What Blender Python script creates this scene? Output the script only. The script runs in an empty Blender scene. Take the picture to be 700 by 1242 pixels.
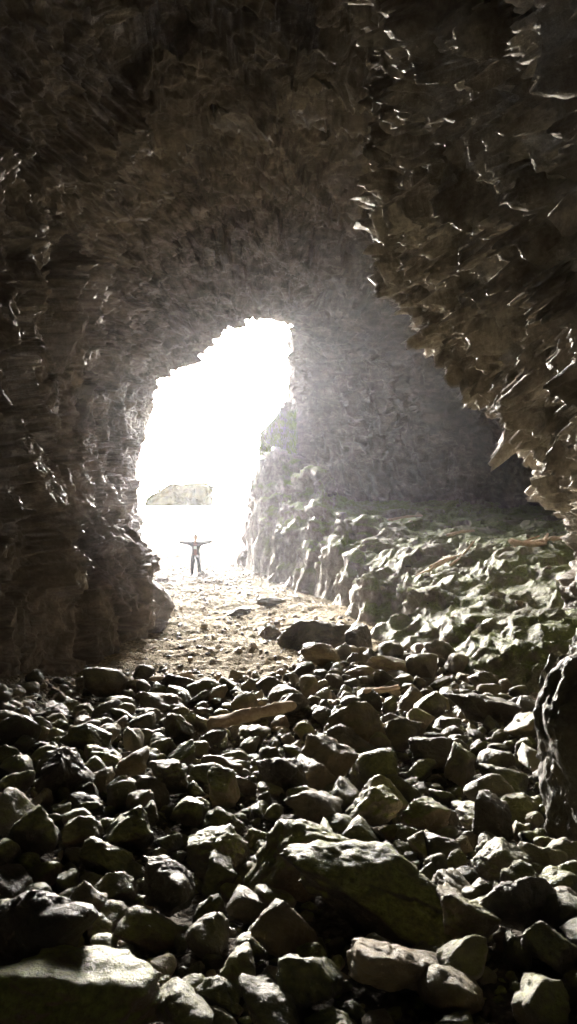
import bpy, math, random, time
import numpy as np
from mathutils import Vector
random.seed(7); rng=np.random.default_rng(7)
T0=time.time()
scene=bpy.context.scene
COL=scene.collection

# ------------------------------------------------------------ noise
perm=rng.permutation(256); perm=np.concatenate([perm,perm,perm])
G=rng.normal(size=(256,3)); G/=np.linalg.norm(G,axis=1)[:,None]
def _h(i,j,k): return perm[perm[perm[i&255]+(j&255)]+(k&255)]
def pn(P):
    Pi=np.floor(P).astype(np.int64); f=P-Pi
    u=f*f*f*(f*(f*6-15)+10)
    r=0
    for dx in (0,1):
        wx=u[:,0] if dx else 1-u[:,0]
        for dy in (0,1):
            wy=u[:,1] if dy else 1-u[:,1]
            for dz in (0,1):
                wz=u[:,2] if dz else 1-u[:,2]
                g=G[_h(Pi[:,0]+dx,Pi[:,1]+dy,Pi[:,2]+dz)]
                r=r+wx*wy*wz*(g[:,0]*(f[:,0]-dx)+g[:,1]*(f[:,1]-dy)+g[:,2]*(f[:,2]-dz))
    return r*1.6
def fbm(P,o=4):
    a=1;s=0
    for i in range(o):
        s=s+a*pn(P*(2.03**i)+i*17.3); a*=.5
    return s
def ridged(P,o=3):
    a=1;s=0
    for i in range(o):
        s=s+a*(1-2*np.abs(pn(P*(2.1**i)+i*11.7))); a*=.5
    return s/1.75-.35
def facets(P,seed=0):
    Pi=np.floor(P).astype(np.int64)
    best=np.full(len(P),1e9); val=np.zeros(len(P))
    for dx in (-1,0,1):
        for dy in (-1,0,1):
            for dz in (-1,0,1):
                c=Pi+np.array([dx,dy,dz]); h=_h(c[:,0]+seed,c[:,1],c[:,2])
                off=(G[h]*.4+.5); d=P-(c+off)
                q=(d*d).sum(1); g2=G[(h*7+31)&255]
                v=(d*g2).sum(1)+g2[:,0]*.45
                m=q<best; best=np.where(m,q,best); val=np.where(m,v,val)
    return val
def sstep(x): x=np.clip(x,0,1); return x*x*(3-2*x)

def mesh_from_arrays(name,V,F,smooth=True):
    me=bpy.data.meshes.new(name)
    k=F.shape[1]
    me.vertices.add(len(V)); me.vertices.foreach_set('co',V.astype(np.float32).ravel())
    me.loops.add(F.size); me.loops.foreach_set('vertex_index',F.astype(np.int32).ravel())
    me.polygons.add(len(F)); me.polygons.foreach_set('loop_start',np.arange(0,F.size,k,dtype=np.int32))
    try: me.polygons.foreach_set('loop_total',np.full(len(F),k,dtype=np.int32))
    except Exception: pass
    me.polygons.foreach_set('use_smooth',np.full(len(F),smooth,dtype=bool))
    me.update(calc_edges=True)
    return me
def add_obj(name,me,mat=None,parent=None):
    o=bpy.data.objects.new(name,me); COL.objects.link(o)
    if mat: me.materials.append(mat)
    if parent: o.parent=parent
    return o
def grid_faces(nr,nc,wrap=False):
    i=np.arange(nr-1)[:,None]; j=np.arange(nc if wrap else nc-1)[None,:]
    a=i*nc+j; b=i*nc+(j+1)%nc; c=(i+1)*nc+(j+1)%nc; d=(i+1)*nc+j
    return np.stack([a,b,c,d],-1).reshape(-1,4)

# ------------------------------------------------------------ materials
class NT:
    def __init__(s,name):
        s.m=bpy.data.materials.new(name); s.m.use_nodes=True
        s.t=s.m.node_tree; s.n=s.t.nodes; s.b=s.n['Principled BSDF']
    def new(s,ty,**kw):
        n=s.n.new(ty)
        for k,v in kw.items(): setattr(n,k,v)
        return n
    def link(s,a,b): s.t.links.new(a,b)
    def coord(s,scale=(1,1,1)):
        g=s.new('ShaderNodeTexCoord'); mp=s.new('ShaderNodeMapping'); mp.inputs['Scale'].default_value=scale
        s.link(g.outputs['Object'],mp.inputs['Vector']); return mp.outputs['Vector']
    def noise(s,vec,scale,detail=6,rough=.6,dist=0):
        n=s.new('ShaderNodeTexNoise'); n.inputs['Scale'].default_value=scale; n.inputs['Detail'].default_value=detail
        n.inputs['Roughness'].default_value=rough; n.inputs['Distortion'].default_value=dist
        s.link(vec,n.inputs['Vector']); return n.outputs['Fac']
    def ramp(s,fac,stops):
        r=s.new('ShaderNodeValToRGB'); e=r.color_ramp.elements
        e[0].position=stops[0][0]; e[0].color=(*stops[0][1],1)
        e[1].position=stops[-1][0]; e[1].color=(*stops[-1][1],1)
        for p,c in stops[1:-1]:
            q=e.new(p); q.color=(*c,1)
        s.link(fac,r.inputs['Fac']); return r.outputs['Color']
    def mix(s,fac,a,b,mode='MIX'):
        m=s.new('ShaderNodeMix',data_type='RGBA',blend_type=mode)
        if isinstance(fac,(int,float)): m.inputs[0].default_value=fac
        else: s.link(fac,m.inputs[0])
        for v,i in ((a,6),(b,7)):
            if isinstance(v,tuple): m.inputs[i].default_value=(*v,1)
            else: s.link(v,m.inputs[i])
        return m.outputs[2]
    def math(s,op,a,b=0,clamp=False):
        m=s.new('ShaderNodeMath',operation=op,use_clamp=clamp)
        for v,i in ((a,0),(b,1)):
            if isinstance(v,(int,float)): m.inputs[i].default_value=v
            else: s.link(v,m.inputs[i])
        return m.outputs[0]
    def rng(s,v,a,b,c=0,d=1):
        m=s.new('ShaderNodeMapRange'); s.link(v,m.inputs[0])
        for i,x in zip((1,2,3,4),(a,b,c,d)): m.inputs[i].default_value=x
        return m.outputs[0]
    def nz(s):
        g=s.new('ShaderNodeNewGeometry'); x=s.new('ShaderNodeSeparateXYZ'); s.link(g.outputs['Normal'],x.inputs[0]); return x.outputs[2]
    def attr(s,name):
        return s.new('ShaderNodeAttribute',attribute_name=name)
    def bump(s,layers):
        prev=None
        for h,dist in layers:
            b=s.new('ShaderNodeBump'); b.inputs['Distance'].default_value=dist; b.inputs['Strength'].default_value=1
            s.link(h,b.inputs['Height'])
            if prev: s.link(prev,b.inputs['Normal'])
            prev=b.outputs['Normal']
        s.link(prev,s.b.inputs['Normal'])
    def voro(s,vec,scale,feat='F1'):
        v=s.new('ShaderNodeTexVoronoi',feature=feat); v.inputs['Scale'].default_value=scale; s.link(vec,v.inputs['Vector']); return v
    def fin(s,col,rough=.8,spec=.5):
        if isinstance(col,tuple): s.b.inputs['Base Color'].default_value=(*col,1)
        else: s.link(col,s.b.inputs['Base Color'])
        if isinstance(rough,(int,float)): s.b.inputs['Roughness'].default_value=rough
        else: s.link(rough,s.b.inputs['Roughness'])
        s.b.inputs['Specular IOR Level'].default_value=spec
        return s.m

def cave_mat():
    t=NT('cave_rock'); v=t.coord()
    n1=t.noise(v,.35,5,.6,.6); n2=t.noise(v,2.2,9,.68,.2); n3=t.noise(v,14,8,.7)
    vs=t.coord((.8,2.6,3.4)); n4=t.noise(vs,1.1,8,.65,.5)
    c=t.ramp(n2,[(.3,(.09,.073,.058)),(.5,(.195,.16,.128)),(.72,(.38,.32,.25))])
    c=t.mix(t.rng(n1,.35,.65),c,t.mix(.5,c,(.11,.097,.088)))
    c=t.mix(t.rng(n4,.53,.66,0,.5),c,(.46,.405,.325))
    # pale mineral crust on right hand wall, lightened to stand in for light
    cr=t.attr('lit_crust').outputs['Fac']
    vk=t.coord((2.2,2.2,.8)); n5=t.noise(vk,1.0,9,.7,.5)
    lit_crust=t.ramp(n5,[(.32,(.18,.15,.12)),(.47,(.46,.40,.32)),(.58,(.76,.69,.58))])
    c=t.mix(t.math('MULTIPLY',cr,.9),c,lit_crust)
    c=t.mix(t.rng(n3,.3,.6,.5,0),c,(.055,.046,.038))
    t.bump([(n2,.07),(n4,.04),(n3,.04)])
    return t.fin(c,t.rng(n3,.3,.7,.36,.72),.55)
def shelf_mat():
    t=NT('shelf_rock'); v=t.coord()
    n1=t.noise(v,.8,6,.6,.5); n2=t.noise(v,4,9,.7,.3); n3=t.noise(v,22,8,.7)
    c=t.ramp(n2,[(.3,(.09,.078,.062)),(.5,(.21,.185,.145)),(.72,(.38,.34,.27))])
    moss=t.math('MULTIPLY',t.rng(t.nz(),.3,.75),t.rng(n1,.36,.56,.25,.95))
    c=t.mix(moss,c,t.mix(t.rng(n3,.35,.65),(.075,.10,.025),(.24,.29,.09)))
    t.bump([(n2,.10),(n3,.05)])
    return t.fin(c,t.rng(n3,.3,.7,.4,.8),.42)
def rubble_mat(mossamt=1.0,name='rubble_rock'):
    t=NT(name); v=t.coord()
    n2=t.noise(v,5,9,.68,.3); n3=t.noise(v,30,8,.7)
    at=t.attr('tint')
    c=t.ramp(n2,[(.3,(.5,.5,.5)),(.5,(1,.96,.9)),(.72,(1.7,1.56,1.33))])
    c=t.mix(1.0,c,at.outputs['Color'],'MULTIPLY')
    a2=t.attr('moss')
    moss=t.math('MULTIPLY',t.math('MULTIPLY',t.rng(t.nz(),.15,.7),t.rng(n2,.35,.53,.35,1)),a2.outputs['Fac'])
    c=t.mix(t.math('MULTIPLY',moss,mossamt),c,t.ramp(n3,[(.35,(.13,.155,.03)),(.65,(.42,.45,.15))]))
    t.bump([(n2,.07),(n3,.03),(t.noise(v,110,4,.6),.006)])
    return t.fin(c,t.rng(n3,.3,.7,.3,.7),.5)
def ground_mat():
    t=NT('gravel'); v=t.coord()
    n1=t.noise(v,.5,6,.6,.4); n3=t.noise(v,12,8,.7)
    vo=t.voro(v,9); vb=t.voro(v,26)
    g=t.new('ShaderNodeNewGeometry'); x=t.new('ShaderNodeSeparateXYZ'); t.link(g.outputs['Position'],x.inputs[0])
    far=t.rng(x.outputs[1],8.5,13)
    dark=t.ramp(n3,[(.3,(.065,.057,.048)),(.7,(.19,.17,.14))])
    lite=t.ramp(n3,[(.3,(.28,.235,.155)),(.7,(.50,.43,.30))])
    dimmed=t.ramp(n3,[(.3,(.04,.031,.02)),(.7,(.09,.072,.046))])  # beach outside the mouth, colour darkened to offset the strong sky
    c=t.mix(far,dark,lite); c=t.mix(t.rng(x.outputs[1],17,30),c,dimmed)
    hs=t.new('ShaderNodeSeparateColor'); t.link(vb.outputs['Color'],hs.inputs[0])
    c=t.mix(.6,c,t.mix(1.0,c,t.ramp(hs.outputs[0],[(0,(.4,.38,.36)),(1,(1.5,1.45,1.4))]),'MULTIPLY'))
    c=t.mix(t.rng(n1,.55,.65,0,.4),c,(.10,.11,.05))
    t.bump([(n3,.05),(vo.outputs['Distance'],-.05),(vb.outputs['Distance'],-.025)])
    return t.fin(c,.9,.1)
def sea_mat():
    t=NT('sea_water'); v=t.coord((1,2.5,1))
    n=t.noise(v,.5,6,.6); t.bump([(n,.15)])
    return t.fin((.25,.31,.33),.2,.5)
def wood_mat():
    t=NT('driftwood'); v=t.coord((1,1,1)); n=t.noise(v,9,8,.7,.8); n2=t.noise(v,60,4,.6)
    c=t.ramp(n,[(.3,(.32,.22,.14)),(.7,(.68,.56,.41))]); t.bump([(n,.02),(n2,.005)])
    return t.fin(c,.8,.25)
def simple(name,col,rough=.8,var=.25,scale=30,spec=.3):
    t=NT(name); v=t.coord(); n=t.noise(v,scale,5,.6)
    c=t.ramp(n,[(.3,tuple(x*(1-var) for x in col)),(.7,tuple(min(1,x*(1+var)) for x in col))]); t.bump([(n,.004)])
    return t.fin(c,rough,spec)

# ------------------------------------------------------------ ground profile (world metres, camera eye at z=0)
GY=np.array([-12,0,2.7,5.2,10,17,31,45,80,140,175,400,5000.]); GZ=np.array([-1.7,-1.8,-2.05,-2.4,-2.9,-3.3,-3.75,-4.0,-4.25,-4.45,-5.5,-9,-30.])
def gz(x,y):
    return np.interp(y,GY,GZ)
EY=np.array([6,8,10,14,20,24,28,32,36,60.]); EX=np.array([4.6,3.9,2.9,1.6,1.4,.5,-.6,-1.6,-2.1,-2.1])
def ground_h(x,y):
    x=np.asarray(x,float); y=np.asarray(y,float)
    P=np.stack([x*.35,y*.35,np.zeros_like(x)],-1)
    z=gz(x,y)+.18*fbm(P,3)
    z=z+.35*sstep((x-1.3-.12*y)/2.0)*sstep((9-y)/4)
    z=z+.3*sstep((-3.0-x)/1.5)*sstep((14-y)/4)
    return z

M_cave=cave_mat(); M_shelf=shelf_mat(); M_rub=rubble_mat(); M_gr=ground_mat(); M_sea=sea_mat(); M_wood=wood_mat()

# ------------------------------------------------------------ cave shell : cross sections (x,z) along y
def ax(d): return -3.2*np.clip(d,0,36)/36
def az(d): return .8+1.8*np.clip(d,0,36)/36
K={
-5:[(3.5,-4),(3.6,0),(3.0,3),(2.0,6),(0,8),(-3,8),(-5,5),(-5,1),(-4.8,-4)],
2:[(3.6,-4),(3.6,0),(2.6,2),(1.5,4.2),(.5,8),(-3,8.4),(-5,5),(-5,1),(-4.8,-4)],
6.5:[(4.0,-4),(3.9,-.5),(3.5,.8),(2.4,2.3),(1.75,3.7),(1.35,5.1),(.7,7.4),(-.5,8.3),(-3,8.2),(-4.6,6),(-4.8,2),(-4.5,-1),(-4.3,-4)],
10:[(4.6,-4),(4.5,-1),(4.3,.3),(2.85,2.2),(2.05,3.7),(1.7,5.5),(1.3,7.3),(0,8.1),(-3,7.9),(-4.6,5.5),(-4.6,2),(-4.2,-1),(-4,-4)],
13:[(5.1,-4),(5.05,-1.8),(4.93,.4),(2.95,2.05),(2.1,3.75),(1.95,5.6),(2.1,7.3),(0,7.6),(-2.8,7.2),(-4.5,5),(-4.5,2),(-4.1,-.5),(-3.8,-4)],
14.8:[(7.2,-4),(7,-1.8),(6.4,.8),(4.6,3),(3.4,4.8),(2.9,6.3),(2.8,7.6),(0,7.3),(-2.8,6.8),(-4.5,5),(-4.4,2),(-4,-.4),(-3.4,-1.5),(-3.2,-4)],
17:[(12,-4),(12,-1.8),(11.5,.2),(8.6,1.6),(7.3,4.2),(5.5,6.4),(4,8.6),(0,9),(-2.8,8.6),(-4.7,5.5),(-4.6,2),(-4.2,-.4),(-3.6,-1.4),(-3.1,-2.5),(-3.0,-4)],
19.5:[(14.5,-4),(14.5,-1.8),(14,.2),(10,1.7),(9,4.6),(7,7),(4,9.6),(0,10.6),(-2.8,9.8),(-4.9,6.5),(-5.2,2.5),(-4.9,-.5),(-4.7,-2.5),(-4.6,-4)],
25:[(15.5,-4),(15.5,-1.8),(15,.2),(11.3,1.7),(10,4.6),(7.5,7.2),(4,9.4),(0,10.2),(-3,9.8),(-5.2,7.5),(-6,3.5),(-6,0),(-5.8,-4)],
30:[(11,-4),(10.8,-1.8),(11,1),(9.4,4),(6.8,6.4),(3,8.4),(0,9.2),(-3,8.8),(-5.4,7),(-6.6,4.3),(-6.9,1),(-6.8,-4)],
33.5:[(6.5,-5),(6.2,-1.8),(5.8,1),(4.6,3.4),(3.6,5.6),(2.4,7.6),(.3,8.6),(-2.4,8.2),(-4.6,6.8),(-6.5,5.2),(-7,3.5),(-7.4,.8),(-7.3,-5)],
36:[(-2.4,-6),(-2.4,-3.6),(-2.1,-2),(-1.5,.2),(-1.2,2.4),(-.4,3.6),(.2,4.8),(.08,6.4),(.3,8.2),(-2,7.9),(-3.2,7.4),(-4.4,6.1),(-6.4,5.3),(-6.8,3.6),(-7.5,.8),(-7.4,-2),(-7.4,-6)],
38.5:[(-2.2,-6),(-2.2,-3.6),(-1.9,-1.6),(-1.5,.4),(-1.0,2.0),(.6,3.2),(1.0,5),(1.2,7),(1.2,9),(-2,9.4),(-3.6,9),(-5.4,8.1),(-7.4,6.3),(-7.9,3.6),(-8.2,.8),(-8.2,-2),(-8.2,-6)],
}
NTH=1200
TH=np.linspace(-math.pi,math.pi,NTH,endpoint=False)
def rad(pts,d):
    p=np.array(pts,float); x=p[:,0]-ax(d); z=p[:,1]-az(d)
    t=np.linspace(0,1,60,endpoint=False); xs=[];zs=[]
    n=len(p)
    for i in range(n):
        j=(i+1)%n
        xs.append(x[i]+(x[j]-x[i])*t); zs.append(z[i]+(z[j]-z[i])*t)
    xs=np.concatenate(xs); zs=np.concatenate(zs)
    a=np.arctan2(zs,xs); r=np.hypot(xs,zs); o=np.argsort(a)
    return np.interp(TH,a[o],r[o],period=2*math.pi)
kd=sorted(K); KR=[rad(K[d],d) for d in kd]
kd=[-8.0,-7.2]+kd; KR=[KR[0]*.02,KR[0]*.75]+KR
r=KR[-1]; kd+=[40.5,43,46]; KR+=[r*1.35,r*2.6,r*7]
kd=np.array(kd,float); KR=np.array(KR)
def Rat(d):
    i=np.clip(np.searchsorted(kd,d,side='right')-1,0,len(kd)-2)
    t=(d-kd[i])/(kd[i+1]-kd[i]); t=t*.5+.5*sstep(t)
    return KR[i]*(1-t[:,None])+KR[i+1]*t[:,None]
dd=np.linspace(kd[0],kd[-1],1200); RR=Rat(dd)
step=np.sqrt(np.diff(dd)**2+(np.percentile(np.abs(np.diff(RR,axis=0)),85,axis=1))**2)
mid=(dd[1:]+dd[:-1])/2
w=np.where((mid>3)&(mid<38),1.0,.25)*np.where((mid>5)&(mid<15),1.9,1)
cum=np.concatenate([[0],np.cumsum(step*w)]); NR=900
ds=np.interp(np.linspace(0,cum[-1],NR),cum,dd)
R=Rat(ds)
X=ax(ds)[:,None]+R*np.cos(TH)[None]; Z=az(ds)[:,None]+R*np.sin(TH)[None]; Y=np.repeat(ds[:,None],NTH,1)
S=np.stack([X,Y,Z],-1)
def normals(S,wrap=True):
    du=np.gradient(S,axis=0); dv=(np.roll(S,-1,1)-np.roll(S,1,1)) if wrap else np.gradient(S,axis=1)
    n=np.cross(du,dv); n/=np.linalg.norm(n,axis=-1,keepdims=True)+1e-9
    return n
N=normals(S)
rd=np.stack([np.cos(TH),np.zeros(NTH),np.sin(TH)],-1)
if (N[NR//3]*rd).sum()>0: N=-N
P=S.reshape(-1,3); Nf=N.reshape(-1,3)
rimf=1-.65*np.exp(-((P[:,1]-36)/1.6)**2)
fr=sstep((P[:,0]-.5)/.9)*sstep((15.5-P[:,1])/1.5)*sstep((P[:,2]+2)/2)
W=P+.25*np.stack([pn(P*1.1),pn(P*1.1+9),pn(P*1.1+21)],-1)
D=.5*fbm(P*.3,3)*rimf*(1-.6*fr)
low=sstep((P[:,2]+2.0)/1.5)
D+=.75*(1-fr)*facets(P*np.array([.38,.38,.26]),5)*rimf*low*np.where(P[:,1]<31,1,.3)
D+=.40*(1-.5*fr)*facets(W*np.array([.85,.85,.7]),3)*rimf
D+=.15*facets(W*2.1,11)+.05*facets(W*5.5,12)+.14*(1-fr)*ridged(P*.9,2)*rimf
bt=sstep((P[:,1]-25)/4)*sstep((P[:,0]+1.2)/1.0)*sstep((7-P[:,2])/3)
D+=bt*(1.2*ridged(np.stack([P[:,0]*.42+.1*P[:,2],P[:,1]*.2,P[:,2]*.10],-1),2)+.55*ridged(np.stack([P[:,0]*1.2+.25*P[:,2],P[:,1]*.8,P[:,2]*.28],-1),3))*np.where(P[:,1]>35,.3,1)
wz=P[:,2]*.9+P[:,0]*.28+P[:,1]*.16+.6*pn(P*.45)
sw=(.08+.92*sstep((P[:,2]-2)/4))*(1-fr)*(1-.9*bt)
q=wz*1.3; saw=(q-np.floor(q)); D+=sw*.36*(saw**2-.4)
q=wz*3.7+.5*pn(P*1.3); saw=(q-np.floor(q)); D+=sw*.11*(saw**2-.4)
LP=W*np.array([.55,2.2,2.2])+np.stack([0*P[:,0],.5*P[:,0],.3*P[:,0]],-1)
D+=sw*(.17*ridged(LP,2)+.06*ridged(LP*2.7+5,2))
lf=sstep((-2.5-P[:,0])/1.5)*(1-sw)
D+=lf*(.22*facets(W*np.array([1.0,1.0,.45]),27)+.10*ridged(P*np.array([1.6,1.6,.6]),3))
# right wall: broken, stepped ribs hanging down and leaning
wr=np.stack([pn(P*.8+3),pn(P*.8+13),pn(P*.8+23)],-1)
q=(P[:,1]-.42*P[:,2])*1.05+.9*wr[:,0]; s1=q-np.floor(q)
D+=fr*.50*(np.clip((s1)/.22,0,1)-s1-.1)
q=(P[:,1]+.30*P[:,2])*2.3+1.1*wr[:,1]; s2=q-np.floor(q)
D+=fr*.20*(np.clip((s2)/.25,0,1)-s2-.1)
q=(P[:,2]+.35*P[:,1])*1.3+1.2*wr[:,2]; s3=q-np.floor(q)
D+=fr*.30*(s3**1.5-.4)
sh=np.stack([P[:,0]*1.4,(P[:,1]-.35*P[:,2])*2.6,P[:,2]*.7],-1)
D+=fr*(.20*ridged(sh,2)+.26*facets(sh*np.array([1.1,1.1,1.6]),17)+.11*facets(sh*3.1,19))
D+=.05*ridged(P*4.2,2)+.02*ridged(P*12,2)
P2=P+Nf*D[:,None]
me=mesh_from_arrays('cave_walls',P2,grid_faces(NR,NTH,True))
a=me.attributes.new('lit_crust','FLOAT','POINT'); a.data.foreach_set('value',(fr*sstep(.85+.7*fbm(P*.4+50,2))).astype(np.float32))
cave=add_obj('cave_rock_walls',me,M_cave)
print('cave',time.time()-T0)

# ------------------------------------------------------------ ground sheet
def lines(a,b,step,far,gr,near_far):
    c=list(np.arange(a,b,step)); out=[]; s=step; v=b
    while v<far: out.append(v); s*=gr; v+=s
    out.append(far); neg=[]; s=step; v=a
    while v>-near_far: s*=gr+.05; v-=s; neg.append(v)
    return np.array(neg[::-1]+c+out)
xs=lines(-7,11,.05,4000,1.18,4000); ys=lines(1,44,.07,6000,1.18,300)
XX,YY=np.meshgrid(xs,ys); x=XX.ravel(); y=YY.ravel()
z=ground_h(x,y)
Pg=np.stack([x,y,z*0],-1)
near=(np.abs(x)<60)&(y>-20)&(y<120)
z[near]+=.05*ridged(Pg[near]*2.5,3)+.03*facets(Pg[near]*5,5)
me=mesh_from_arrays('ground',np.stack([x,y,z],-1),grid_faces(len(ys),len(xs)))
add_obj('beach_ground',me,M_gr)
xs2=np.array([-6000,-800,-200,-60,0,60,200,800,6000.]); ys2=np.array([130,150,220,400,900,2500,6500.])
XX,YY=np.meshgrid(xs2,ys2)
me=mesh_from_arrays('sea',np.stack([XX.ravel(),YY.ravel(),np.full(XX.size,-4.6)],-1),grid_faces(len(ys2),len(xs2)))
add_obj('sea',me,M_sea)

# ------------------------------------------------------------ rock shelf on the right
def shelf_base(x,y):
    P=np.stack([x,y,np.zeros_like(x)],-1)
    e=np.interp(y,EY,EX)+.6*pn(P*.55)+.3*pn(P*1.7)
    top=np.interp(y,[6,9,12,18,24,28,34,40],[-2.4,-2.25,-1.95,-1.75,-1.6,-1.35,-.9,-.8])
    t=np.clip((x-e)/np.interp(y,[8,14,20,30],[3.4,4.2,3.2,1.6]),0,1)
    s=.55*t+.45*sstep(t*2.6)
    lump=.8*np.exp(-((x-e-1.5)/1.1)**2)*sstep((y-19)/5)*(.7+.8*pn(P*.6))
    lump=lump+2.6*np.exp(-((x+.9)/1.3)**2-((y-33.3)/2.4)**2)+1.0*np.exp(-((x-1.2)/1.4)**2-((y-30)/2.0)**2)
    top=top+lump+.035*(x-e).clip(0,8)+.16*fbm(P*.5,3)
    base=ground_h(x,y)-.25
    return base*(1-s)+top*s, sstep(t*2.6)
def shelf_grid(xs,ys):
    XX,YY=np.meshgrid(xs,ys); z,s=shelf_base(XX.ravel(),YY.ravel())
    S=np.stack([XX,YY,z.reshape(XX.shape)],-1); N=normals(S,False); N*=np.sign(N[...,2:3])
    V=S.reshape(-1,3); N=N.reshape(-1,3)
    flat=sstep((N[:,2]-.6)/.35)
    W=V+.25*np.stack([pn(V*1.3),pn(V*1.3+7),pn(V*1.3+15)],-1)
    D=(.34-.16*flat)*facets(W*np.array([.45,.45,1.0]),21)+(.14-.06*flat)*facets(W*np.array([1.5,1.5,2.4]),8)+.07*ridged(V*1.0,2)+.05*ridged(V*3.3,3)+.02*ridged(V*13,2)
    q=(V[:,2]+.15*V[:,0]+.25*pn(V*.8))*3.2; D+=.12*((q-np.floor(q))**2-.4)
    return V+N*(D*(.1+.9*s))[:,None]
xs=np.arange(-3.6,17,.045); ys=np.arange(7,40,.05)
V=shelf_grid(xs,ys); SH=V.reshape(len(ys),len(xs),3)
me=mesh_from_arrays('shelf',V,grid_faces(len(ys),len(xs)))
add_obj('rock_shelf',me,M_shelf)
def shh(x,y):
    i=int(np.clip((y-7)/.05,0,len(ys)-1)); j=int(np.clip((x+3.6)/.045,0,len(xs)-1)); return float(SH[i,j,2])
print('shelf',time.time()-T0)

# ------------------------------------------------------------ rocks
import bmesh
def ico(s):
    bm=bmesh.new(); bmesh.ops.create_icosphere(bm,subdivisions=s,radius=1)
    V=np.array([v.co[:] for v in bm.verts]); F=np.array([[v.index for v in f.verts] for f in bm.faces]); bm.free(); return V,F
ICO={s:ico(s) for s in (2,3,4,5,6)}
def rock_shape(sub,seed,k=11,round_=14,flat=.7,rough=1):
    r=np.random.default_rng(seed); D,F=ICO[sub]
    n=r.normal(size=(k,3)); n/=np.linalg.norm(n,axis=1)[:,None]; n=np.concatenate([n,-n[:k//2]+r.normal(size=(k//2,3))*.15])
    n/=np.linalg.norm(n,axis=1)[:,None]
    dist=r.uniform(.62,1.0,len(n))
    t=np.clip(D@n.T,1e-3,None)/dist
    rr=(t**round_).sum(1)**(-1/round_)
    V=D*rr[:,None]
    V/=np.abs(V).max(0)
    V*=np.array([1.0,r.uniform(.7,.95),r.uniform(flat*.75,flat*1.25)])
    o=r.uniform(0,90,3)
    d=.09*fbm(V*1.4+o,2)+.06*ridged(V*2.6+o,2)+.05*facets(V*2.2+o,seed&63)
    if sub>3: d=d+.03*ridged(V*7+o,2)+.02*facets(V*6+o,seed&31)
    if sub>4: d=d+.012*ridged(V*20+o,2)
    V=V+D*(rough*d)[:,None]
    return V,F
LIB={s:[rock_shape(s,100*s+i,k=(8 if i%2 else 12),round_=(7 if i%3==0 else 26)) for i in range(nn)] for s,nn in ((2,14),(3,20),(4,22))}
def rotm(yaw,tx,ty):
    cz,sz=math.cos(yaw),math.sin(yaw); cx,sx=math.cos(tx),math.sin(tx); cy,sy=math.cos(ty),math.sin(ty)
    Rz=np.array([[cz,-sz,0],[sz,cz,0],[0,0,1]]); Rx=np.array([[1,0,0],[0,cx,-sx],[0,sx,cx]]); Ry=np.array([[cy,0,sy],[0,1,0],[-sy,0,cy]])
    return Ry@Rx@Rz
BASE=[(.17,.15,.122),(.11,.097,.08),(.25,.207,.148),(.33,.272,.195),(.145,.137,.128),(.08,.071,.06),(.36,.325,.25)]
class Batch:
    def __init__(s): s.V=[];s.F=[];s.C=[];s.M=[];s.n=0
    def add(s,V,F,col,moss):
        s.V.append(V); s.F.append(F+s.n); s.n+=len(V)
        s.C.append(np.tile(np.array([*col,1.]),(len(V),1))); s.M.append(np.full(len(V),moss))
    def build(s,name,mat):
        me=mesh_from_arrays(name,np.concatenate(s.V),np.concatenate(s.F))
        a=me.attributes.new('tint','FLOAT_COLOR','POINT'); a.data.foreach_set('color',np.concatenate(s.C).astype(np.float32).ravel())
        a=me.attributes.new('moss','FLOAT','POINT'); a.data.foreach_set('value',np.concatenate(s.M).astype(np.float32))
        return add_obj(name,me,mat)
placed=[]
# x,y, half sizes (hx,hy,hz), yaw,tiltx,tilty, moss, tint
BIG=[
(-.80,2.75,.46,.36,.17,.15,-.12,.03,1,2),
(.42,3.55,.50,.34,.20,-.25,-.05,.25,1,1),
(.10,4.05,.34,.26,.22,.5,-.2,.0,1,2),
(-1.12,3.15,.34,.26,.26,.3,.1,0,.05,5),
(-.62,3.75,.17,.2,.16,1.1,.2,.1,.1,1),
(.40,2.85,.19,.20,.10,-.3,-.3,.1,.1,3),
(.80,3.15,.14,.14,.12,.3,-.2,.1,.8,2),
(1.02,3.2,.13,.15,.13,.9,-.1,.1,.1,4),
(1.15,3.9,.16,.15,.12,.9,-.1,.1,.6,0),
(-.42,4.35,.22,.2,.16,.2,-.3,.1,.9,0),
(-.95,4.6,.24,.18,.14,.2,-.3,-.2,.7,1),
(.58,5.1,.24,.2,.15,.1,-.2,-.2,1,6),
(.90,4.9,.18,.17,.14,1.3,-.2,.3,1,3),
(1.35,5.2,.22,.2,.10,1.3,0,.1,1,6),
(-1.72,5.5,.27,.22,.22,.4,0,.1,0,5),
(-1.6,6.3,.18,.16,.10,.2,-.1,.0,1,6),
(-.9,5.6,.20,.18,.14,-.2,-.2,.1,.5,1),
(-.05,5.7,.25,.2,.2,-.5,-.1,.2,0,1),
(.55,7.2,.24,.2,.2,.5,0,-.2,.1,0),
(2.2,8.3,.42,.25,.22,-.4,.1,.35,.1,1),
(.05,8.8,.24,.2,.18,.3,.1,.1,.1,4),
(-1.5,10.0,.28,.22,.18,.1,.1,.1,0,1),
(.45,14.2,.85,.45,.36,.3,.1,-.12,.1,1),
(1.35,13.9,.38,.3,.3,.8,.1,.1,0,5),
(-.35,15.6,.38,.26,.22,.1,.1,.2,.1,1),
(-1.2,19.5,.45,.25,.14,.1,0,.1,.1,5),
(-.6,21.0,.5,.25,.15,.3,0,.1,.1,1),
(.5,11.8,.38,.26,.2,.4,.1,.1,.1,2),
(1.6,11.5,.40,.3,.16,.4,.0,.1,.5,3),
(1.3,6.9,.28,.22,.18,.4,.1,.3,.1,1),
(-2.6,8.2,.34,.25,.2,.4,.1,.1,.1,1),
]
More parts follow.
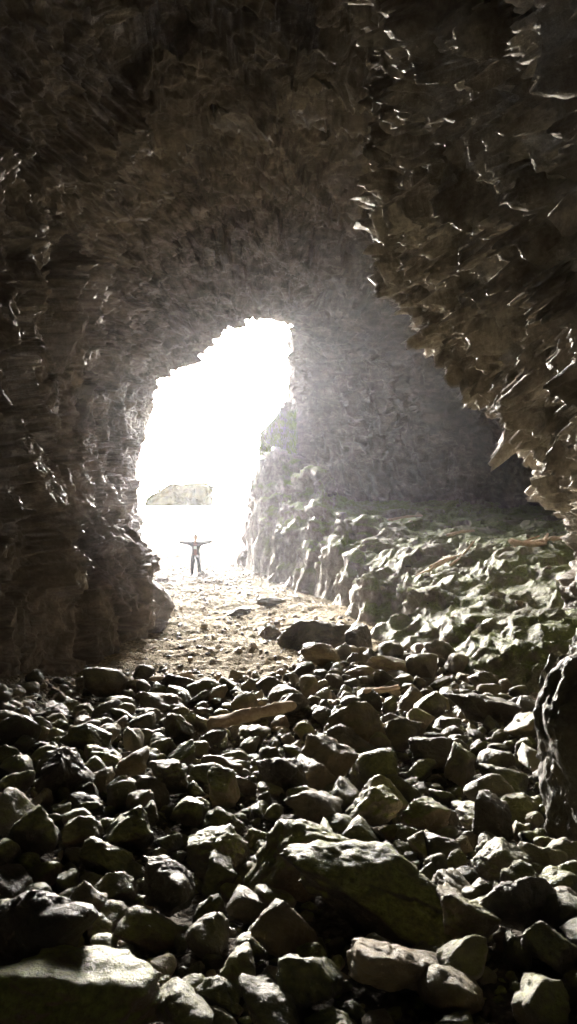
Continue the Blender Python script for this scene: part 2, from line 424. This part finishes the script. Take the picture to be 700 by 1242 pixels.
for i,(bx,by,hx,hy,hz,yaw,tx,ty,moss,ti) in enumerate(BIG):
    V,F=rock_shape(5,900+i,k=9,round_=28 if i%2==0 else 14,flat=.95,rough=1.1)
    V=V/np.abs(V).max(0)*np.array([hx,hy,hz]); V=V@rotm(yaw,tx,ty).T
    gh0=float(ground_h(np.array([bx]),np.array([by]))[0])
    V+=np.array([bx,by,gh0+hz*.6+.06])
    b=Batch(); b.add(V,F,BASE[ti],moss); b.build('boulder',M_rub)
    placed.append((bx,by,(hx+hy)/2*.95))
V,F=rock_shape(6,1211,k=14,round_=9,flat=1.0,rough=1.5)
V=V/np.abs(V).max(0)*np.array([.78,.62,1.15])@rotm(0,.05,-.05).T+np.array([2.26,4.7,-1.75])
b=Batch(); b.add(V,F,BASE[1],.15); b.build('boulder',M_rub); placed.append((2.2,4.7,.65))

def allowed(x,y,s):
    e=np.interp(y,EY,EX)
    if x>e+.5: return False
    lw=np.interp(y,[0,10,17,20,30],[-4.6,-3.9,-2.9,-4.4,-6.6])
    if x<lw+.1: return False
    if y<8 and x>1.5+.13*y and random.random()<.93-.3*(s<.05): return False
    return True
rub=Batch()
PX=[p[0] for p in placed];PY=[p[1] for p in placed];PR=[p[2] for p in placed]
def scatter(n,smin,smax,y0,y1,tight,pw=2.0,ybias=1.0,lift=.3):
    global PX,PY,PR
    arr=np.zeros((len(PX)+n,3)); m=len(PX); arr[:m,0]=PX;arr[:m,1]=PY;arr[:m,2]=PR
    c=0
    for _ in range(n):
        y=y0+(y1-y0)*random.random()**ybias
        hw=.42*y+.8
        x=random.uniform(-hw,hw)
        if x<-7 or x>6: continue
        u=random.random(); s=smin*(smax/smin)**(u**pw)
        s=min(s,.035+.03*y)
        t0=9.8+ (3.0 if x>.2 else 0) - (.6 if x<-2.2 else 0)
        if y>t0 and random.random()< (y-t0)/2.6*(1.0 if s>.06 else .7)+.35: continue
        if not allowed(x,y,s): continue
        dq=(arr[:m,0]-x)**2+(arr[:m,1]-y)**2
        if (dq<((arr[:m,2]+s)*tight)**2).any(): continue
        arr[m]=(x,y,s); m+=1; c+=1
        pxs=s/y*740
        L=4 if pxs>20 else (3 if pxs>4 else 2)
        V,F=LIB[L][random.randrange(len(LIB[L]))]
        V=(V*s*1.2*np.array([random.uniform(.85,1.2),random.uniform(.85,1.15),random.uniform(.75,1.25)]))@rotm(random.uniform(0,6.28),random.gauss(0,.35),random.gauss(0,.35)).T
        g0=float(ground_h(np.array([x]),np.array([y]))[0])
        V=V+np.array([x,y,g0+s*lift+random.uniform(-.1,.5)*s])
        col=np.array(BASE[random.choice([0,0,1,1,2,4,5,5,3,6])])*random.uniform(.7,1.3)
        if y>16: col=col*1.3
        moss=random.random()**.9*np.interp(y,[3,7,12],[1,.85,.3])
        rub.add(V,F,col,moss)
    PX=list(arr[:m,0]);PY=list(arr[:m,1]);PR=list(arr[:m,2]); print('scatter',c,time.time()-T0)
scatter(1500,.12,.25,1.6,16,.87,2.2,1.0,lift=.5)
scatter(5500,.065,.12,1.6,17,.76,1.3,.95,lift=.5)
scatter(12000,.035,.065,1.6,18,.72,1.2,.85,lift=.5)
scatter(9000,.016,.035,1.6,8,.7,1.2,.9,lift=.5)
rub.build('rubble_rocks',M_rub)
rub=Batch()
for _ in range(6500):
    y=10.5+46*random.random()**1.6; x=random.uniform(-8.5,1.5) if y<40 else random.uniform(-20,6)
    if y<36:
        e=np.interp(y,EY,EX); lw=np.interp(y,[12,14,18,19,30,36],[-3.5,-2.8,-2.6,-4.6,-6.7,-7.3])
        if x>e+.2 or x<lw: continue
    s=.018+.08*random.random()**4
    V,F=LIB[2][random.randrange(14)]
    V=V*s@rotm(random.uniform(0,6.28),.1,.1).T+np.array([x,y,float(ground_h(np.array([x]),np.array([y]))[0])+s*.2])
    rub.add(V,F,np.array(BASE[random.randrange(7)])*float(np.interp(y,[18,32],[1.3,.4])),0)  # tint darkens outward to offset the strong sky outside
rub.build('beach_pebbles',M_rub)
rub=Batch()
for _ in range(420):
    y=random.uniform(9,30); x=random.uniform(1,11); e=np.interp(y,EY,EX)
    if x<e+.8: continue
    s=.02+.14*random.random()**4; V,F=LIB[3][random.randrange(16)]
    V=V*s@rotm(random.uniform(0,6.28),.1,.1).T+np.array([x,y,shh(x,y)+s*.2])
    rub.add(V,F,np.array(BASE[random.randrange(7)]),.3)
rub.build('shelf_stones',M_rub)

# islet outside
V,F=rock_shape(6,77,k=14,round_=8,flat=.9,rough=1.6)
V=V/np.abs(V).max(0)*np.array([9.2,7,6.0]); V+= .8*np.stack([fbm(V*.4,3),fbm(V*.4+9,3),fbm(V*.5+5,3)],-1)+.8*facets(V*.4,4)[:,None]*np.array([.5,.5,1])
V[:,2]=np.where(V[:,2]>4.7,4.7+(V[:,2]-4.7)*.5,V[:,2])
V+=np.array([-25.3,180,-4.6])
me=mesh_from_arrays('islet',V,F); add_obj('islet_rock',me,simple('islet_rock',(.028,.022,.007),1,.8,.5,0))

# ------------------------------------------------------------ grass on the ledge at the right jamb of the mouth
sel=(P2[:,1]>34.6)&(P2[:,1]<38.5)&(P2[:,0]>-2.2)&(P2[:,0]<.4)&(P2[:,2]>1.5)&(P2[:,2]<3.5)
cand=P2[sel]
if len(cand):
    gv=[];gf=[]
    for _ in range(6500):
        p=cand[random.randrange(len(cand))]+rng.normal(size=3)*.04
        a=random.uniform(0,6.28); h=random.uniform(.1,.3); wv=.022
        dx,dy=math.cos(a),math.sin(a); lx,ly=rng.normal(size=2)*.08; lx-=.06
        n=len(gv)
        gv+= [(p[0]-dx*wv,p[1]-dy*wv,p[2]-.05),(p[0]+dx*wv,p[1]+dy*wv,p[2]-.05),(p[0]+lx,p[1]+ly,p[2]+h)]
        gf.append((n,n+1,n+2))
    me=mesh_from_arrays('grass',np.array(gv),np.array(gf),False)
    add_obj('ledge_grass',me,simple('grass_blades',(.11,.15,.012),.8,.4,3,.05))

# ------------------------------------------------------------ driftwood
def stick(name,p0,p1,r0,r1,bend=.05,seed=0,parent=None):
    r=np.random.default_rng(seed); p0=np.array(p0,float);p1=np.array(p1,float)
    n=26;m=14; t=np.linspace(0,1,n); ax_=p1-p0; L=np.linalg.norm(ax_); a=ax_/L
    u=np.cross(a,[0,0,1.]);u/=np.linalg.norm(u)+1e-9; v=np.cross(u,a)
    c=p0+t[:,None]*ax_+ (bend*L*np.sin(t*3.1)[:,None]*u*r.uniform(-1,1))+(bend*.6*L*np.sin(t*6+r.uniform(0,6))[:,None]*v*.4)
    rad=(r0+(r1-r0)*t)*(1+.12*np.sin(t*17+r.uniform(0,6))); rad[0]*=.55; rad[-1]*=.45
    th=np.linspace(0,2*math.pi,m,endpoint=False)
    ring=rad[:,None]*(1+.14*np.sin(th*3+t[:,None]*3)+.06*r.normal(size=(n,m)))
    V=c[:,None]+ring[...,None]*(np.cos(th)[None,:,None]*u+np.sin(th)[None,:,None]*v)
    V=np.concatenate([V.reshape(-1,3),c[:1],c[-1:]]); F=grid_faces(n,m,True)
    me=mesh_from_arrays(name,V,F)
    bm=bmesh.new(); bm.from_mesh(me); bm.verts.ensure_lookup_table()
    for i in range(m):
        bm.faces.new((bm.verts[n*m],bm.verts[(i+1)%m],bm.verts[i])); bm.faces.new((bm.verts[n*m+1],bm.verts[(n-1)*m+i],bm.verts[(n-1)*m+(i+1)%m]))
    bm.to_mesh(me); bm.free()
    return add_obj(name,me,M_wood,parent)
def gh(x,y): return float(ground_h(np.array([x]),np.array([y]))[0])
stick('driftwood_log',(-.82,7.5,gh(-.8,7.5)+.26),(.08,8.0,gh(0,8)+.38),.075,.055,.03,seed=1)
stick('driftwood_log',(-1.9,10.0,gh(-1.9,10)+.24),(-1.35,10.3,gh(-1.35,10.3)+.28),.03,.02,.05,seed=2)
stick('driftwood_log',(.95,9.2,gh(.95,9.2)+.24),(1.5,9.9,gh(1.5,9.9)+.24),.04,.03,.04,seed=3)
stick('driftwood_log',(-1.9,5.2,gh(-1.9,5.2)+.2),(-2.3,5.0,gh(-2.3,5)+.25),.02,.012,.05,seed=5)
pile=bpy.data.objects.new('driftwood_pile',None); COL.objects.link(pile)
for i,(x0,y0,x1,y1,dz0,dz1,r0) in enumerate([(5.2,17.4,6.9,18.0,.12,.15,.07),(5.7,18.3,6.8,17.5,.1,.42,.055),(6.0,17.2,6.5,18.5,.3,.2,.05),(6.3,17.8,7.4,17.3,.1,.5,.06),(5.0,18.0,6.2,18.2,.05,.1,.04),(6.6,17.0,7.2,18.4,.1,.25,.045)]):
    stick('branch_%d'%i,(x0,y0,shh(x0,y0)+dz0),(x1,y1,shh(x1,y1)+dz1),r0,r0*.5,.06,seed=20+i,parent=pile)
pile=bpy.data.objects.new('driftwood_pile',None); COL.objects.link(pile)
for i,(x0,y0,x1,y1,dz0,dz1,r0) in enumerate([(3.1,18.0,4.3,18.2,.08,.1,.045),(3.5,18.2,4.0,17.6,.08,.32,.035),(3.9,17.8,4.7,18.6,.1,.12,.03)]):
    stick('branch_%d'%i,(x0,y0,shh(x0,y0)+dz0),(x1,y1,shh(x1,y1)+dz1),r0,r0*.5,.06,seed=40+i,parent=pile)
stick('driftwood_log',(4.6,21.5,shh(4.6,21.5)+.1),(5.6,22.2,shh(5.6,22.2)+.1),.05,.03,.05,seed=61)
stick('driftwood_log',(3.5,26,shh(3.5,26)+.12),(4.8,26.4,shh(4.8,26.4)+.12),.05,.03,.05,seed=62)

# ------------------------------------------------------------ person, arms spread, facing the camera
PX0,PY0=-3.9,31.0; PZ0=gh(PX0,PY0)+.02
person=bpy.data.objects.new('person',None); COL.objects.link(person); person.location=(PX0,PY0,PZ0)
def skin(verts,edges,radii,sub=2,root=0):
    me=bpy.data.meshes.new('sk'); me.from_pydata(verts,edges,[]); me.update()
    o=bpy.data.objects.new('sk',me); COL.objects.link(o)
    o.modifiers.new('s','SKIN')
    for i,r_ in enumerate(radii):
        me.skin_vertices[0].data[i].radius=(r_ if isinstance(r_,tuple) else (r_,r_)); me.skin_vertices[0].data[i].use_root=(i==root)
    s=o.modifiers.new('u','SUBSURF'); s.levels=sub; s.render_levels=sub
    dg=bpy.context.evaluated_depsgraph_get(); m=bpy.data.meshes.new_from_object(o.evaluated_get(dg))
    bpy.data.objects.remove(o); m.polygons.foreach_set('use_smooth',[True]*len(m.polygons)); return m
bv=[(0,0,.95),(0,0,1.08),(0,0,1.25),(0,.01,1.40),(0,0,1.49),(0,-.01,1.56),
 (-.10,0,.90),(-.14,-.01,.50),(-.17,.02,.09),(-.18,-.13,.045),
 (.10,0,.90),(.14,-.01,.50),(.17,.02,.09),(.18,-.13,.045),
 (-.17,.01,1.41),(-.43,.0,1.43),(-.69,-.02,1.47),
 (.17,.01,1.41),(.43,.0,1.44),(.69,-.02,1.50)]
be=[(0,1),(1,2),(2,3),(3,4),(4,5),(0,6),(6,7),(7,8),(8,9),(0,10),(10,11),(11,12),(12,13),(3,14),(14,15),(15,16),(3,17),(17,18),(18,19)]
br=[(.17,.13),(.17,.13),(.20,.135),(.17,.125),.06,.055,(.12,.115),.09,.065,.045,(.12,.115),.09,.065,.045,.10,.075,.05,.10,.075,.05]
me=skin(bv,be,br)
mats=[simple('black_jacket',(.03,.03,.035)),simple('dark_trousers',(.045,.05,.06)),simple('boots',(.03,.022,.018)),simple('skin_tone',(.5,.33,.25),.6,.08),simple('dull_red_shirt',(.12,.06,.055)),simple('hair',(.06,.04,.025)),simple('white_print',(.55,.55,.53))]
for m in mats[:5]: me.materials.append(m)
for p in me.polygons:
    c=p.center
    if c.z<.12: p.material_index=2
    elif c.z<.93: p.material_index=1
    elif c.z>1.47 and abs(c.x)<.09: p.material_index=3
    elif c.y<-.05 and abs(c.x)<.07 and c.z<1.44: p.material_index=4
    elif abs(c.x)>.68: p.material_index=3
    else: p.material_index=0
o=add_obj('body',me,None,person)
pm=mesh_from_arrays('print',np.array([(-.06,-.186,1.18),(.06,-.186,1.18),(.06,-.176,1.30),(-.06,-.176,1.30)]),np.array([[0,1,2,3]]))
add_obj('shirt_print',pm,mats[6],person)
D,F=ICO[4]; V=D*np.array([.078,.098,.118]); 
V[:,0]*=1-.22*np.clip(-D[:,2],0,1)
nose=np.exp(-((D[:,0])/.13)**2-((D[:,2]+.12)/.2)**2)*(D[:,1]<0); V[:,1]-=.026*nose
eye=(np.exp(-((np.abs(D[:,0])-.38)/.14)**2-((D[:,2]-.06)/.1)**2))*(D[:,1]<0); V[:,1]+=.010*eye
mouth=np.exp(-((D[:,0])/.25)**2-((D[:,2]+.5)/.06)**2)*(D[:,1]<0); V[:,1]+=.006*mouth
ear=np.exp(-((D[:,1])/.2)**2-((D[:,2]-0)/.25)**2)*(np.abs(D[:,0])>.8); V[:,0]+=np.sign(D[:,0])*.016*ear
V+=np.array([0,-.02,1.655])
me=mesh_from_arrays('head',V,F); me.materials.append(mats[3]); me.materials.append(mats[5]); me.materials.append(mats[0]); me.materials.append(mats[4])
for p in me.polygons:
    c=p.center; z_=(c.z-1.655)/.118; x_=c.x/.078; y_=(c.y+.02)/.098
    if z_>.55 or (y_>.1 and z_>-.45): p.material_index=1
    elif y_<-.6 and abs(abs(x_)-.36)<.13 and abs(z_-.06)<.06: p.material_index=2
    elif y_<-.6 and abs(x_)<.3 and abs(z_+.5)<.05: p.material_index=3
add_obj('head',me,None,person)
D,F=ICO[4]; keep=[f for f in F if (lambda c:(c[2]>.45 or (c[1]>.05 and c[2]>-.5)))(D[f].mean(0))]
V=D*np.array([.086,.107,.127])*(1+.03*pn(D*7))[:,None]+np.array([0,-.015,1.66])
me=mesh_from_arrays('hair',V,np.array(keep)); add_obj('hair',me,mats[5],person)
for sx,zw in ((-1,1.47),(1,1.50)):
    vv=[(sx*.67,-.02,zw-.002),(sx*.72,-.02,zw+.004),(sx*.77,-.02,zw+.006)]; ee=[(0,1),(1,2)]; rr=[(.026,.02),(.034,.018),(.036,.015)]
    for k,(oy,Lf) in enumerate([(-.030,.065),(-.010,.076),(.011,.072),(.030,.056)]):
        b0=len(vv); vv+=[(sx*.785,-.02+oy,zw+.006),(sx*(.785+Lf*.5),-.02+oy*1.25,zw+.006),(sx*(.785+Lf),-.02+oy*1.4,zw-.004)]
        ee+=[(2,b0),(b0,b0+1),(b0+1,b0+2)]; rr+=[.0095,.009,.0075]
    b0=len(vv); vv+=[(sx*.735,-.055,zw+.008),(sx*.765,-.085,zw+.012),(sx*.785,-.10,zw+.012)]; ee+=[(1,b0),(b0,b0+1),(b0+1,b0+2)]; rr+=[.012,.010,.008]
    m=skin(vv,ee,rr,1); add_obj('hand',m,mats[3],person)

# ------------------------------------------------------------ haze volume added for the bright lens veil, outer half of the cave
bm=bmesh.new(); bmesh.ops.create_cube(bm,size=1)
for v in bm.verts: v.co=Vector((2+v.co.x*30, 23.5+v.co.y*25, 3+v.co.z*18))
me=bpy.data.meshes.new('veil'); bm.to_mesh(me); bm.free()
mm=bpy.data.materials.new('veil_haze'); mm.use_nodes=True; nt=mm.node_tree; nt.nodes.clear()
vo=nt.nodes.new('ShaderNodeVolumeScatter'); vo.inputs['Density'].default_value=.0010; vo.inputs['Anisotropy'].default_value=.65; vo.inputs['Color'].default_value=(.88,.9,1,1)
ou=nt.nodes.new('ShaderNodeOutputMaterial'); nt.links.new(vo.outputs[0],ou.inputs['Volume'])
add_obj('veil_haze',me,mm)

# ------------------------------------------------------------ light, world, camera
el,azm=math.radians(6),math.radians(13)
w=bpy.data.worlds.new('World'); scene.world=w; w.use_nodes=True
nt=w.node_tree; bg=nt.nodes['Background']; sky=nt.nodes.new('ShaderNodeTexSky'); sky.sky_type='NISHITA'; sky.sun_disc=False
sky.sun_elevation=math.radians(20); sky.sun_rotation=-azm; sky.dust_density=4; sky.air_density=1
hs=nt.nodes.new('ShaderNodeHueSaturation'); hs.inputs['Saturation'].default_value=.35
nt.links.new(sky.outputs[0],hs.inputs['Color']); nt.links.new(hs.outputs[0],bg.inputs[0]); bg.inputs[1].default_value=4.5
sl=bpy.data.lights.new('sun','SUN'); sl.energy=11; sl.angle=math.radians(17); sl.color=(1,.94,.85)
so=bpy.data.objects.new('sun',sl); COL.objects.link(so)
to=Vector((-math.sin(azm)*math.cos(el),math.cos(azm)*math.cos(el),math.sin(el)))
so.rotation_euler=to.to_track_quat('Z','Y').to_euler(); so.location=(-10,60,20)
cam=bpy.data.cameras.new('camera'); co=bpy.data.objects.new('camera',cam); COL.objects.link(co); scene.camera=co
cam.sensor_fit='VERTICAL'; cam.sensor_height=36; cam.lens=26; cam.clip_end=9000; cam.clip_start=.05
co.location=(0,0,0); co.rotation_euler=(math.radians(90-2.0),0,0)
scene.view_settings.view_transform='Standard'; scene.view_settings.look='None'; scene.view_settings.exposure=0
print('done',time.time()-T0)
